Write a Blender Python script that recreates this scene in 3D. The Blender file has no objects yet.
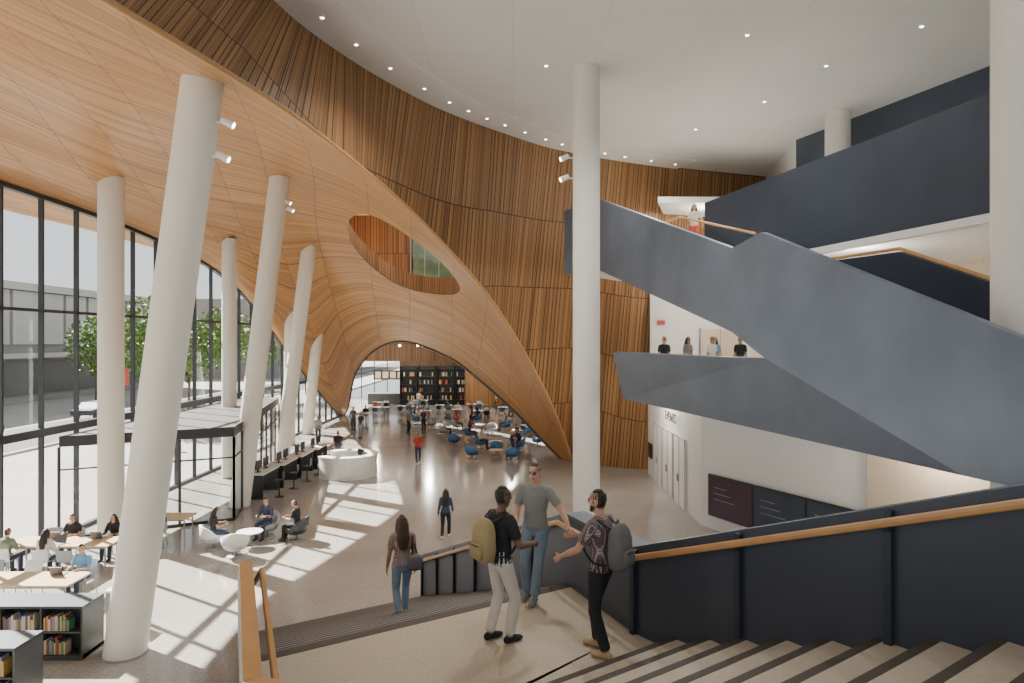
import bpy, math, random, bmesh
import numpy as np
from mathutils import Vector, Matrix, kdtree
V=Vector
random.seed(4)
SC=bpy.context.scene
COL=SC.collection

# ------------------------------------------------------------------ materials
def newmat(name):
    m=bpy.data.materials.new(name); m.use_nodes=True
    nt=m.node_tree; b=nt.nodes['Principled BSDF']
    return m,nt,b
def N(nt,t,**kw):
    n=nt.nodes.new(t)
    for k,v in kw.items(): n.inputs[k].default_value=v
    return n
def math_(nt,op,a,b=None,c=None):
    n=nt.nodes.new('ShaderNodeMath'); n.operation=op
    for i,x in enumerate((a,b,c)):
        if x is None: continue
        if isinstance(x,(int,float)): n.inputs[i].default_value=x
        else: nt.links.new(x,n.inputs[i])
    return n.outputs[0]
def mixc(nt,f,a,b,bt='MIX'):
    n=nt.nodes.new('ShaderNodeMix'); n.data_type='RGBA'; n.blend_type=bt
    for i,x in ((0,f),(6,a),(7,b)):
        if isinstance(x,(int,float)): n.inputs[i].default_value=x
        elif isinstance(x,tuple): n.inputs[i].default_value=(*x[:3],1)
        else: nt.links.new(x,n.inputs[i])
    return n.outputs[2]
def M(name,col,rough=.5,metal=0,var=.12,vs=6,bump=0,bs=60,emit=0):
    m,nt,b=newmat(name)
    tc=nt.nodes.new('ShaderNodeTexCoord')
    no=N(nt,'ShaderNodeTexNoise',Scale=vs,Detail=4.0)
    nt.links.new(tc.outputs['Object'],no.inputs['Vector'])
    lo=tuple(c*(1-var) for c in col); hi=tuple(min(1,c*(1+var)) for c in col)
    nt.links.new(mixc(nt,no.outputs[0],lo,hi),b.inputs['Base Color'])
    b.inputs['Roughness'].default_value=rough; b.inputs['Metallic'].default_value=metal
    if bump:
        n2=N(nt,'ShaderNodeTexNoise',Scale=bs,Detail=3.0); nt.links.new(tc.outputs['Object'],n2.inputs['Vector'])
        bp=N(nt,'ShaderNodeBump',Strength=bump,Distance=.02); nt.links.new(n2.outputs[0],bp.inputs['Height']); nt.links.new(bp.outputs[0],b.inputs['Normal'])
    if emit:
        b.inputs['Emission Color'].default_value=(*col,1); b.inputs['Emission Strength'].default_value=emit
    return m

def slatmat(name,dark,light,fine=15.0,row=3.1,slit=.15):
    m,nt,b=newmat(name)
    uv=nt.nodes.new('ShaderNodeUVMap'); sp=nt.nodes.new('ShaderNodeSeparateXYZ'); nt.links.new(uv.outputs[0],sp.inputs[0])
    u,v=sp.outputs[0],sp.outputs[1]
    rv=math_(nt,'DIVIDE',v,row); rid=math_(nt,'FLOOR',rv); rf=math_(nt,'FRACT',rv)
    us=math_(nt,'MULTIPLY',u,fine); sid=math_(nt,'FLOOR',us); sf=math_(nt,'FRACT',us)
    us2=math_(nt,'MULTIPLY',u,fine*.36); sid2=math_(nt,'FLOOR',us2); sf2=math_(nt,'FRACT',us2)
    cb=nt.nodes.new('ShaderNodeCombineXYZ'); nt.links.new(sid,cb.inputs[0]); nt.links.new(rid,cb.inputs[1])
    w=nt.nodes.new('ShaderNodeTexWhiteNoise'); nt.links.new(cb.outputs[0],w.inputs['Vector'])
    cb2=nt.nodes.new('ShaderNodeCombineXYZ'); nt.links.new(sid2,cb2.inputs[0]); nt.links.new(rid,cb2.inputs[1]); cb2.inputs[2].default_value=7
    w2=nt.nodes.new('ShaderNodeTexWhiteNoise'); nt.links.new(cb2.outputs[0],w2.inputs['Vector'])
    mx=math_(nt,'ADD',math_(nt,'MULTIPLY',w.outputs[0],.55),math_(nt,'MULTIPLY',w2.outputs[0],.45))
    col=mixc(nt,mx,dark,light)
    wide=math_(nt,'MULTIPLY',math_(nt,'LESS_THAN',sf2,.19),math_(nt,'GREATER_THAN',w2.outputs[0],.3))
    thin=math_(nt,'LESS_THAN',sf,slit)
    s=math_(nt,'MAXIMUM',wide,math_(nt,'MULTIPLY',thin,.7))
    seam=math_(nt,'LESS_THAN',rf,.012); pan=math_(nt,'LESS_THAN',math_(nt,'FRACT',math_(nt,'DIVIDE',u,2.6)),.012)
    s=math_(nt,'MAXIMUM',s,math_(nt,'MAXIMUM',seam,pan))
    nt.links.new(mixc(nt,s,col,tuple(c*.15 for c in dark)),b.inputs['Base Color'])
    b.inputs['Roughness'].default_value=.5
    bp=N(nt,'ShaderNodeBump',Strength=.5,Distance=.04); bp.invert=True; nt.links.new(s,bp.inputs['Height']); nt.links.new(bp.outputs[0],b.inputs['Normal'])
    return m
def plankmat(name):
    m,nt,b=newmat(name)
    uv=nt.nodes.new('ShaderNodeUVMap'); sp=nt.nodes.new('ShaderNodeSeparateXYZ'); nt.links.new(uv.outputs[0],sp.inputs[0])
    u,v=sp.outputs[0],sp.outputs[1]
    vs=math_(nt,'MULTIPLY',v,7.0); vid=math_(nt,'FLOOR',vs); vf=math_(nt,'FRACT',vs)
    row=math_(nt,'MULTIPLY',v,.8); rf=math_(nt,'FRACT',row)
    uu=math_(nt,'DIVIDE',u,2.6); uid=math_(nt,'FLOOR',uu); uf=math_(nt,'FRACT',uu)
    cb=nt.nodes.new('ShaderNodeCombineXYZ'); nt.links.new(vid,cb.inputs[0]); nt.links.new(uid,cb.inputs[1])
    w=nt.nodes.new('ShaderNodeTexWhiteNoise'); nt.links.new(cb.outputs[0],w.inputs['Vector'])
    col=mixc(nt,w.outputs[0],(.40,.195,.066),(.60,.325,.125))
    l1=math_(nt,'LESS_THAN',vf,.17); l2=math_(nt,'LESS_THAN',rf,.045); l3=math_(nt,'LESS_THAN',uf,.015)
    s=math_(nt,'MAXIMUM',math_(nt,'MULTIPLY',l1,.5),math_(nt,'MULTIPLY',math_(nt,'MAXIMUM',l2,l3),.85))
    nt.links.new(mixc(nt,s,col,(.12,.045,.014)),b.inputs['Base Color'])
    b.inputs['Roughness'].default_value=.36
    return m
def floormat(name,c1,c2,rough,grid=0,spk=2.0,sc=28.0):
    m,nt,b=newmat(name)
    tc=nt.nodes.new('ShaderNodeTexCoord')
    a=N(nt,'ShaderNodeTexNoise',Scale=sc,Detail=6.0,Roughness=.8); g=N(nt,'ShaderNodeTexNoise',Scale=.35,Detail=3.0)
    nt.links.new(tc.outputs['Object'],a.inputs['Vector']); nt.links.new(tc.outputs['Object'],g.inputs['Vector'])
    f=math_(nt,'MULTIPLY_ADD',math_(nt,'SUBTRACT',a.outputs[0],.5),spk,g.outputs[0])
    col=mixc(nt,f,c1,c2)
    if grid:
        sp=nt.nodes.new('ShaderNodeSeparateXYZ'); nt.links.new(tc.outputs['Object'],sp.inputs[0])
        gx=math_(nt,'LESS_THAN',math_(nt,'FRACT',math_(nt,'DIVIDE',sp.outputs[0],grid)),.006)
        gy=math_(nt,'LESS_THAN',math_(nt,'FRACT',math_(nt,'DIVIDE',sp.outputs[1],grid)),.006)
        col=mixc(nt,math_(nt,'MULTIPLY',math_(nt,'MAXIMUM',gx,gy),.35),col,tuple(c*.5 for c in c1))
    nt.links.new(col,b.inputs['Base Color'])
    b.inputs['Roughness'].default_value=rough
    return m
def glassmat(name,tint=(.95,.97,.97)):
    m=bpy.data.materials.new(name); m.use_nodes=True; nt=m.node_tree; nt.nodes.clear()
    o=nt.nodes.new('ShaderNodeOutputMaterial'); t=nt.nodes.new('ShaderNodeBsdfTransparent'); g=nt.nodes.new('ShaderNodeBsdfGlossy')
    t.inputs[0].default_value=(*tint,1); g.inputs['Roughness'].default_value=.02
    lw=nt.nodes.new('ShaderNodeLayerWeight'); lw.inputs[0].default_value=.5
    f=math_(nt,'MULTIPLY_ADD',math_(nt,'POWER',lw.outputs['Facing'],4.0),.5,.04)
    mx=nt.nodes.new('ShaderNodeMixShader'); nt.links.new(f,mx.inputs[0])
    nt.links.new(t.outputs[0],mx.inputs[1]); nt.links.new(g.outputs[0],mx.inputs[2]); nt.links.new(mx.outputs[0],o.inputs[0])
    return m
def plaid(name,c0,c1,c2,sc=28):
    m,nt,b=newmat(name); tc=nt.nodes.new('ShaderNodeTexCoord'); sp=nt.nodes.new('ShaderNodeSeparateXYZ'); nt.links.new(tc.outputs['Object'],sp.inputs[0])
    xy=math_(nt,'ADD',sp.outputs[0],math_(nt,'MULTIPLY',sp.outputs[1],.9))
    a=math_(nt,'LESS_THAN',math_(nt,'FRACT',math_(nt,'MULTIPLY',xy,sc)),.35); c=math_(nt,'LESS_THAN',math_(nt,'FRACT',math_(nt,'MULTIPLY',sp.outputs[2],sc)),.35)
    col=mixc(nt,math_(nt,'MULTIPLY',a,.8),c0,c1); col=mixc(nt,math_(nt,'MULTIPLY',c,.6),col,c2)
    nt.links.new(col,b.inputs['Base Color']); b.inputs['Roughness'].default_value=.85
    return m

WHITE=M('white_paint',(.84,.83,.80),.55,var=.03,vs=1)
COLW=M('column_paint',(.76,.74,.67),.5,var=.03,vs=1)
CEIL=floormat('ceiling_panel',(.73,.73,.70),(.81,.81,.78),.7,grid=2.4)
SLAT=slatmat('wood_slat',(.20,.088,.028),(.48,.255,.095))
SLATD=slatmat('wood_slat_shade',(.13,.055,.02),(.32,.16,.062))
PLANK=plankmat('wood_plank')
WOOD=M('handrail_wood',(.56,.31,.125),.35,var=.18,vs=5)
TABLEW=M('table_wood',(.66,.49,.30),.4,var=.1)
FLOOR=floormat('terrazzo',(.24,.228,.21),(.44,.42,.39),.12,grid=3.0,spk=3.2,sc=16.0)
LAND=floormat('landing_terrazzo',(.44,.37,.27),(.62,.55,.43),.5,spk=2.6)
TREADD=M('tread_dark',(.075,.062,.05),.6,var=.3,vs=20)
TREADL=floormat('tread_light',(.48,.41,.32),(.66,.59,.48),.55)
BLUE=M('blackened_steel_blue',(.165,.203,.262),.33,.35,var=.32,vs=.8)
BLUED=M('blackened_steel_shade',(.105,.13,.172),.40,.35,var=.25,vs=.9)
NAVYU=M('navy_steel_upper',(.055,.070,.10),.40,.25,var=.25,vs=1.0)
NAVY=M('navy_steel',(.035,.045,.068),.42,.2,var=.15,vs=2)
NAVYP=M('navy_guard',(.055,.068,.094),.42,.2,var=.15,vs=2)
FRAME=M('window_frame',(.04,.044,.05),.4,.4)
DKGREY=M('dark_grey_metal',(.07,.075,.08),.45,.3)
SHELF=M('shelf_metal',(.075,.088,.11),.45,.2)
MIDGREY=M('mid_grey',(.28,.29,.30),.5)
BLACK=M('black_plastic',(.015,.015,.017),.4)
SCREEN=M('screen_glass',(.045,.02,.03),.15,var=.5,vs=1.2,emit=.2)
SCREEN2=M('screen_blue',(.025,.035,.05),.15,var=.5,vs=1.2,emit=.2)
GLASS=glassmat('clear_glass'); TEAL=glassmat('tinted_glass',(.76,.82,.76))
LAMP=M('lamp_glow',(1,.93,.8),.4,emit=14)
REDM=M('red_paint',(.45,.06,.045),.5)
WARM=M('warm_wall',(.66,.55,.41),.6)
CONC=M('concrete',(.44,.435,.43),.85,var=.15,vs=.6)
CONCD=M('concrete_shade',(.25,.245,.24),.85,var=.15,vs=.6)
PAVE=floormat('pavement',(.26,.25,.24),(.35,.34,.33),.85,grid=2.0)
ROAD=M('asphalt',(.09,.09,.095),.9)
LEAF=M('leaf',(.09,.19,.035),.6,var=.5,vs=2)
BARK=M('bark',(.12,.08,.05),.9)
BLUECH=M('chair_blue',(.05,.16,.33),.55)
GREYCH=M('chair_grey',(.36,.38,.39),.55)
CHWHITE=M('chair_white',(.74,.75,.75),.45)

# ------------------------------------------------------------------ mesh builder
class MB:
    def __init__(s): s.v=[];s.f=[];s.m=[];s.mats=[]
    def mi(s,mat):
        if mat not in s.mats: s.mats.append(mat)
        return s.mats.index(mat)
    def add(s,vs,fs,mat):
        o=len(s.v); i=s.mi(mat)
        s.v+= [tuple(p) for p in vs]
        for f in fs: s.f.append([o+a for a in f]); s.m.append(i)
    def box(s,c,d,mat,rz=0):
        x,y,z=d[0]/2,d[1]/2,d[2]/2; R=Matrix.Rotation(rz,3,'Z')
        vs=[V(c)+R@V(p) for p in((-x,-y,-z),(x,-y,-z),(x,y,-z),(-x,y,-z),(-x,-y,z),(x,-y,z),(x,y,z),(-x,y,z))]
        s.add(vs,[(0,3,2,1),(4,5,6,7),(0,1,5,4),(1,2,6,5),(2,3,7,6),(3,0,4,7)],mat)
    def beam(s,a,b,w,h,mat,up=V((0,0,1))):
        a=V(a);b=V(b);d=(b-a).normalized()
        sd=d.cross(up)
        if sd.length<1e-4: sd=d.cross(V((0,1,0)))
        sd.normalize(); u=sd.cross(d)
        vs=[p+sd*(w/2*i)+u*(h/2*j) for p in(a,b) for i,j in((-1,-1),(1,-1),(1,1),(-1,1))]
        s.add(vs,[(0,1,2,3),(7,6,5,4),(0,4,5,1),(1,5,6,2),(2,6,7,3),(3,7,4,0)],mat)
    def prism(s,poly,z0,z1,mat,topmat=None):
        n=len(poly)
        ar=sum(poly[i][0]*poly[(i+1)%n][1]-poly[(i+1)%n][0]*poly[i][1] for i in range(n))
        if ar<0: poly=poly[::-1]
        vs=[(p[0],p[1],z0) for p in poly]+[(p[0],p[1],z1) for p in poly]
        s.add(vs,[list(range(n))[::-1]]+[(i,(i+1)%n,n+(i+1)%n,n+i) for i in range(n)],mat)
        s.add(vs,[list(range(n,2*n))],topmat or mat)
    def wall(s,pts,t,mat,topmat=None):
        n=len(pts); nor=[]
        for i in range(n):
            ds=[]
            if i>0: ds.append(V((pts[i][0]-pts[i-1][0],pts[i][1]-pts[i-1][1])).normalized())
            if i<n-1: ds.append(V((pts[i+1][0]-pts[i][0],pts[i+1][1]-pts[i][1])).normalized())
            d=sum(ds,V((0,0)))
            d=d.normalized(); c=max(.4,d.dot(ds[0])); nor.append(V((d.y,-d.x))/c)
        vs=[]
        for p,q in zip(pts,nor):
            vs+=[(p[0],p[1],p[2]),(p[0],p[1],p[3]),(p[0]+q.x*t,p[1]+q.y*t,p[3]),(p[0]+q.x*t,p[1]+q.y*t,p[2])]
        fs=[];ft=[]
        for i in range(n-1):
            a=4*i;b=a+4
            fs+=[(a,a+1,b+1,b),(a+2,a+3,b+3,b+2),(a+3,a,b,b+3)]; ft.append((a+1,a+2,b+2,b+1))
        fs+=[(0,3,2,1),(4*n-4,4*n-3,4*n-2,4*n-1)]
        s.add(vs,fs,mat); s.add(vs,ft,topmat or mat)
    def tube(s,pts,rads,mat,n=16,sx=1.0,ref=V((0,0,1)),caps=True,sq=2.0):
        pts=[V(p) for p in pts]
        if isinstance(rads,(int,float)): rads=[rads]*len(pts)
        rings=[];m=len(pts)
        for i,p in enumerate(pts):
            d=(pts[min(i+1,m-1)]-pts[max(i-1,0)]).normalized()
            a=d.cross(ref)
            if a.length<1e-3: a=d.cross(V((0,1,0)))
            a.normalize(); b=a.cross(d)
            r=rads[i]; rx,ry=(r if isinstance(r,tuple) else (r,r*sx))
            ring=[]
            for k in range(n):
                t=2*math.pi*k/n; c,q=math.cos(t),math.sin(t)
                if sq!=2: c=math.copysign(abs(c)**(2/sq),c); q=math.copysign(abs(q)**(2/sq),q)
                ring.append(p+a*(rx*c)+b*(ry*q))
            rings.append(ring)
        vs=[q for r in rings for q in r]
        fs=[(i*n+k,i*n+(k+1)%n,(i+1)*n+(k+1)%n,(i+1)*n+k) for i in range(m-1) for k in range(n)]
        if caps: fs+=[list(range(n))[::-1],list(range((m-1)*n,m*n))]
        s.add(vs,fs,mat)
    def obj(s,name,smooth=False,bevel=0,mat=None,parent=None,uvs=None):
        me=bpy.data.meshes.new(name); me.from_pydata([tuple(p) for p in s.v],[],s.f)
        for m in s.mats: me.materials.append(m)
        me.polygons.foreach_set('material_index',s.m)
        if smooth: me.polygons.foreach_set('use_smooth',[True]*len(s.f))
        if uvs:
            ul=me.uv_layers.new(name='UVMap')
            for l in me.loops: ul.data[l.index].uv=uvs[l.vertex_index]
        me.update(); o=bpy.data.objects.new(name,me); COL.objects.link(o)
        if mat is not None: o.matrix_world=mat
        if bevel:
            b=o.modifiers.new('bevel','BEVEL'); b.width=bevel; b.segments=2; b.limit_method='ANGLE'
        if parent: o.parent=parent
        return o
def place(x,y,z=0,face=(0,1),k=1.0):
    h=math.atan2(-face[0],face[1])
    return Matrix.Translation((x,y,z))@Matrix.Rotation(h,4,'Z')@Matrix.Scale(k,4)

# ------------------------------------------------------------------ splines
def cr(p0,p1,p2,p3,t): return .5*((2*p1)+(p2-p0)*t+(2*p0-5*p1+4*p2-p3)*t*t+(3*p1-p0-3*p2+p3)*t**3)
def ev(L,t):
    n=len(L); i=min(int(t),n-2) if t>0 else 0; f=t-i
    p1,p2=L[i],L[i+1]; p0=L[i-1] if i>0 else p1*2-p2; p3=L[i+2] if i+2<n else p2*2-p1
    return cr(p0,p1,p2,p3,f)

# ------------------------------------------------------------------ vault
VC=[[(3.3,36.8,0),(3.2,37.0,0),(3.0,37.3,0),(2.75,37.7,0)],
[(2.0,34.4,3.3),(2.0,36,3.0),(1.8,37.6,2.1),(1.6,39,1.0)],
[(.40,31.6,6.3),(.35,35,6.2),(.3,38.5,5.0),(.3,40.8,2.2)],
[(-.95,28.6,8.35),(-1,33.5,8.4),(-1.3,39,7.3),(-2.06,44,4.0)],
[(-2.3,25.3,9.85),(-2.8,31.5,10.2),(-3.6,39.5,9.1),(-4.3,47,5.4)],
[(-3.5,22.2,10.95),(-4.6,30,11.5),(-6.2,40,10.3),(-8.1,52,6.5)],
[(-4.45,19,11.55),(-6.2,28,12.5),(-8.7,40,11.4),(-11,55.5,5.9)],
[(-5.05,16,11.75),(-7.6,26.5,12.9),(-11,40,11.6),(-13.3,58,3.8)],
[(-5.4,13,11.6),(-8.8,24,13.0),(-12.6,38,11.0),(-14.9,60,0)],
[(-5.6,9,11.15),(-9.8,21,12.8),(-13.4,34,11.2),(-15,48.3,4.5)],
[(-5.6,5,10.6),(-10.6,17,12.5),(-14,29,11.4),(-15,37.7,9.3)],
[(-5.5,0,10.2),(-10.8,12,12.4),(-14.3,21,11.6),(-15,29,10.8)],
[(-5.4,-5,10),(-10.9,5,12.2),(-14.3,12,11.6),(-15,18,11.2)],
[(-5.3,-12,10),(-11,-6,12),(-14.3,-2,11.6),(-15,2,11.2)]]
VCn=[[V(p) for p in r] for r in VC]
def vault(r,s):
    cols=[ev([VCn[i][c] for i in range(len(VCn))],r) for c in range(4)]
    return ev(cols,s*3)
nr,ns=13*8,48
hc=(5.05,.56); ha=(1.28,.165)
rs=np.zeros((nr+1,ns+1,2))
for i in range(nr+1):
    for j in range(ns+1): rs[i,j]=(i/8,j/ns)
rho=np.sqrt(((rs[...,0]-hc[0])/ha[0])**2+((rs[...,1]-hc[1])/ha[1])**2)
new=rs.copy(); rh2=rho.copy()
for i in range(1,nr):
    for j in range(1,ns):
        if rho[i,j]<1 and (rho[i-1:i+2,j-1:j+2]>=1).any():
            new[i,j,0]=hc[0]+(rs[i,j,0]-hc[0])/rho[i,j]; new[i,j,1]=hc[1]+(rs[i,j,1]-hc[1])/rho[i,j]; rh2[i,j]=1.0
mb=MB(); vs=[];uvs=[];fs=[]
acc=0;last=None;ul=[]
for i in range(nr+1):
    p=vault(i/8,.35)
    if last is not None: acc+=(p-last).length
    last=p; ul.append(acc)
for i in range(nr+1):
    for j in range(ns+1):
        r,s=new[i,j]; vs.append(vault(float(r),float(s)))
        ii=min(int(r*8),nr-1); uvs.append((ul[ii]+(ul[ii+1]-ul[ii])*(r*8-ii),s*26))
for i in range(nr):
    for j in range(ns):
        q=[(i,j),(i+1,j),(i+1,j+1),(i,j+1)]
        if all(rh2[a]<=1.0001 for a in q): continue
        fs.append([a*(ns+1)+b for a,b in q])
mb.add(vs,fs,PLANK)
mb.obj('wood_vault',smooth=True,uvs=uvs)
mb=MB(); m=72; rim=[];uv=[]
prev=None;ac=0
for k in range(m+1):
    t=2*math.pi*k/m; p=vault(hc[0]+ha[0]*math.cos(t),hc[1]+ha[1]*math.sin(t))
    if prev is not None: ac+=(p-prev).length
    prev=p
    cc=vault(*hc); out=(p-cc); out.z=0
    rim+= [p,p+V((0,0,1.0))+out*.02]; uv+=[(ac,0),(ac,1.0)]
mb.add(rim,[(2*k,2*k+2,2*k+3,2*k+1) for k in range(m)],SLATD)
mb.obj('trim_oval_opening',smooth=True,uvs=uv)
def uvwall(name,quads,mat):
    mb=MB();uv=[]
    for (a,b,z0,z1) in quads:
        L=math.dist(a,b)
        mb.add([(a[0],a[1],z0),(b[0],b[1],z0),(b[0],b[1],z1),(a[0],a[1],z1)],[(0,1,2,3)],mat)
        uv+=[(0,z0),(L,z0),(L,z1),(0,z1)]
    return mb.obj(name,uvs=uv)
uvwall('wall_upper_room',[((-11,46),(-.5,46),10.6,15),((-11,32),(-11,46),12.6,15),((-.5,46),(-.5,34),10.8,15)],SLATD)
mb=MB(); mb.box((-5.7,39,15.1),(11,15,.2),WHITE); mb.obj('ceiling_upper_room')
mb=MB(); mb.box((-3.9,45.2,12.0),(5.6,.05,2.8),TEAL)
for i in range(7): mb.box((-6.7+.93*i,45.15,12.0),(.05,.1,2.8),MIDGREY)
mb.box((-3.9,45.6,12.0),(5.4,.05,2.7),M('upper_room_panel',(.22,.26,.20),.5,var=.8,vs=1.8,emit=.25))
mb.obj('window_upper_room')

# ------------------------------------------------------------------ slat wall
Z=14.6
T=[(-5.5,-6),(-5.8,5),(-5.8,12),(-5.6,16.2),(-4.6,19.5),(-3.06,22.7),(-1.8,24.6),(-.46,26.2),(1.2,28),(2.6,29.1),(4,30),(6.5,31.3),(9,32.3),(12.7,33.6)]
B=[(3.3,36.8,0),(6.0,34.9,0),(8.5,34.9,0),(12.7,35,0)]
TV=[V((x,y,Z)) for x,y in T]; BV=[V(p) for p in B]
mb=MB();vs=[];uvs=[];n=13*10;h=14;acc=0;last=None
vr=[13,10,9,8,6,5,4,3,2,1,0]
for i in range(n+1):
    t=i/10; a=ev(TV,t)
    if t<=10:
        k=min(int(t),9); r=vr[k]+(vr[k+1]-vr[k])*(t-k); b=vault(r,0)
    else: b=ev(BV,t-10)
    if last is not None: acc+=(a-last).length
    last=a
    for j in range(h+1):
        s=j/h; p=a.lerp(b,s); vs.append(p); uvs.append((acc,(a-b).length*s))
mb.add(vs,[(i*(h+1)+j,(i+1)*(h+1)+j,(i+1)*(h+1)+j+1,i*(h+1)+j+1) for i in range(n) for j in range(h)],SLAT)
mb.obj('wall_slat',smooth=True,uvs=uvs)
mb=MB(); mb.tube([vault(i/8,0) for i in range(0,nr+1)],.06,WOOD,n=8); mb.tube([vault(i/8,1) for i in range(0,66)],.09,DKGREY,n=8); mb.obj('trim_arch',smooth=True)

# ------------------------------------------------------------------ ceiling
tc=[ev(TV,i/8) for i in range(13*8+1)]
mb=MB(); poly=[(p.x,p.y) for p in tc]+[(11.6,27.5),(14.2,20.2),(17.4,12),(20,-6)]
mb.prism(poly,Z,Z+.4,CEIL); mb.obj('ceiling')
inn=[];outp=[]
for i in range(len(tc)-12):
    d=(tc[i+1]-tc[i]).normalized(); nn=V((d.y,-d.x,0))
    outp.append(tc[i]+V((0,0,-.06))); inn.append(tc[i]+nn*1.5+V((0,0,-.06)))
mb=MB(); k=len(inn); mb.add(outp+inn+[p+V((0,0,.06)) for p in inn],[(i,i+1,k+i+1,k+i) for i in range(k-1)]+[(k+i,k+i+1,2*k+i+1,2*k+i) for i in range(k-1)],WHITE)
mb.obj('trim_ceiling_cove',smooth=False)
mb=MB(); dl=[]
for i in range(18,len(inn)-1,4):
    c=(outp[i]+inn[i])/2; dl.append(c)
for x,y in[(9.2,20),(8.5,23),(10.5,17.5),(7,26),(6.2,18),(3,24),(1,20)]: dl.append(V((x,y,Z)))
for c in dl:
    mb.tube([c+V((0,0,.01)),c+V((0,0,-.03))],.07,WHITE,n=14); mb.tube([c+V((0,0,-.02)),c+V((0,0,-.04))],.045,LAMP,n=12)
mb.obj('downlights')

# ------------------------------------------------------------------ floor & outside
mb=MB(); mb.prism([(-15,-8),(18,-8),(18,80),(-22,80),(-22,60.5),(-15,60.5)],-.3,0,FLOOR); mb.obj('floor')
mb=MB(); mb.prism([(-190,-20),(-15.02,-20),(-15.02,60.4),(-22.1,60.4),(-22.1,260),(-190,260)],-.3,-.02,PAVE); mb.obj('ground')
mb=MB(); mb.box((-33,90,-.01),(8,260,.04),ROAD); mb.box((-33,90,.015),(.15,260,.01),WHITE); mb.box((-28.8,90,.05),(.25,260,.14),CONC); mb.obj('road')

# ------------------------------------------------------------------ facade
edgeI=[vault(8+i/8,1) for i in range(0,41)]
def ztop(y):
    for a,b in zip(edgeI[1:],edgeI[:-1]):
        if a.y<=y<=b.y: return a.z+(b.z-a.z)*(y-a.y)/(b.y-a.y+1e-9)
    return 11.2
mb=MB(); ys=[20+1.75*i for i in range(-11,23)]
for i,y in enumerate(ys):
    zt=ztop(y)
    if zt>.3: mb.box((-15,y,zt/2),(.16,.065,zt+.05),FRAME)
for zz,w_ in((3.6,.26),(7.48,.1),(.06,.12)):
    ye=max(y for y in np.arange(2,60,.1) if ztop(y)>=zz)
    mb.box((-15,(.75+ye)/2,zz),(.18,ye-.75,w_),FRAME)
for a,b in zip(edgeI[1:],edgeI[:-1]): mb.beam((-15,a.y,a.z-.05),(-15,b.y,b.z-.05),.2,.14,FRAME)
gv=[];gy=np.arange(.75,59.5,.5)
for y in gy: gv+=[(-15,y,0),(-15,y,max(.02,ztop(y)))]
mb.add(gv,[(2*i,2*i+2,2*i+3,2*i+1) for i in range(len(gy)-1)],GLASS)
mb.obj('window_1')
mb=MB(); so=[];uv=[]
for y in np.arange(-4,50,1.0):
    zt=ztop(max(y,.8)); ow=max(.35,min(3.2,3.2-(y-25)*.32))
    so+=[(-15.0,y,zt+.08),(-15-ow,y,zt+.15)]; uv+=[(y,0),(y,3.2)]
k=len(so)//2
mb.add(so,[(2*i,2*i+2,2*i+3,2*i+1) for i in range(k-1)],PLANK); mb.obj('exterior_soffit',uvs=uv)

# ------------------------------------------------------------------ columns
def column(base,top,r):
    mb=MB(); b=V(base);t=V(top); d=(t-b)
    mb.tube([b,b+d*.25,b+d*.5,b+d*.75,t],r,COLW,n=40)
    mb.tube([b,b+V((0,0,.04))],r*1.06,MIDGREY,n=40)
    o=mb.obj('column',smooth=True); o.modifiers.new('es','EDGE_SPLIT'); return o
column((-8.05,14.2,0),(-6.27,14.0,12.35),.41)
column((-10.7,26.8,0),(-9.15,27.0,13.3),.39)
column((-12.8,38,0),(-11.45,38.5,11.9),.40)
column((-14.4,48,0),(-13.5,48,8.9),.38)
column((-13.45,22.9,0),(-13.45,22.9,12.0),.40)
column((-13.5,32.6,0),(-13.5,32.6,11.4),.34)
column((-14.0,43,0),(-14.0,43,9.0),.34)
column((2.2,20.2,0),(2.2,20.2,14.62),.40)
column((7.85,10.5,0),(7.85,10.5,14.62),.41)
column((11.5,24.1,9.9),(11.5,24.1,14.62),.42)

# ------------------------------------------------------------------ grand stair
A=V((-2.8,7.35)); Bp=V((.75,9.6)); e=(Bp-A).normalized(); Nn=V((-e.y,e.x)); gl=V((-.375,.927)).normalized(); gr=V((-.36,.933)).normalized()
LZ=3.1; RH=.155; RD=.415; NS=20
def lp(q): return A+gl*(q/gl.dot(Nn))
def rp(q): return Bp+gr*(q/gr.dot(Nn))
v=V((.575,-.818)).normalized(); w=V((.818,.575)).normalized()
C=V((1.4,8.0)); S0=.62; FW=4.45; RD2=.44
P0=V((-1.76,4.8))
mb=MB()
c1=C+v*(S0+.05)
mb.prism([tuple(A),tuple(Bp),tuple(C),tuple(c1),tuple(c1-w*FW),tuple(P0)],LZ-.35,LZ,LAND)
mb.obj('stair_landing')
mb=MB()
for i in range(NS):
    q0,q1=RD*i,RD*(i+1); z=LZ-RH*(i+1)
    if z<.01: break
    a,b,c,d=lp(q0),rp(q0),rp(q1),lp(q1)
    mb.prism([tuple(a),tuple(b),tuple(c),tuple(d)],max(0,z-.35),z,TREADD)
    a,b,c,d=lp(q1-.15),rp(q1-.15),rp(q1-.05),lp(q1-.05)
    mb.prism([tuple(a),tuple(b),tuple(c),tuple(d)],z,z+.004,MIDGREY)
a,b,c,d=lp(-.16),rp(-.16),rp(0),lp(0)
mb.prism([tuple(a),tuple(b),tuple(c),tuple(d)],LZ,LZ+.004,TREADD)
mb.obj('staircase')
mb=MB()
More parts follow.
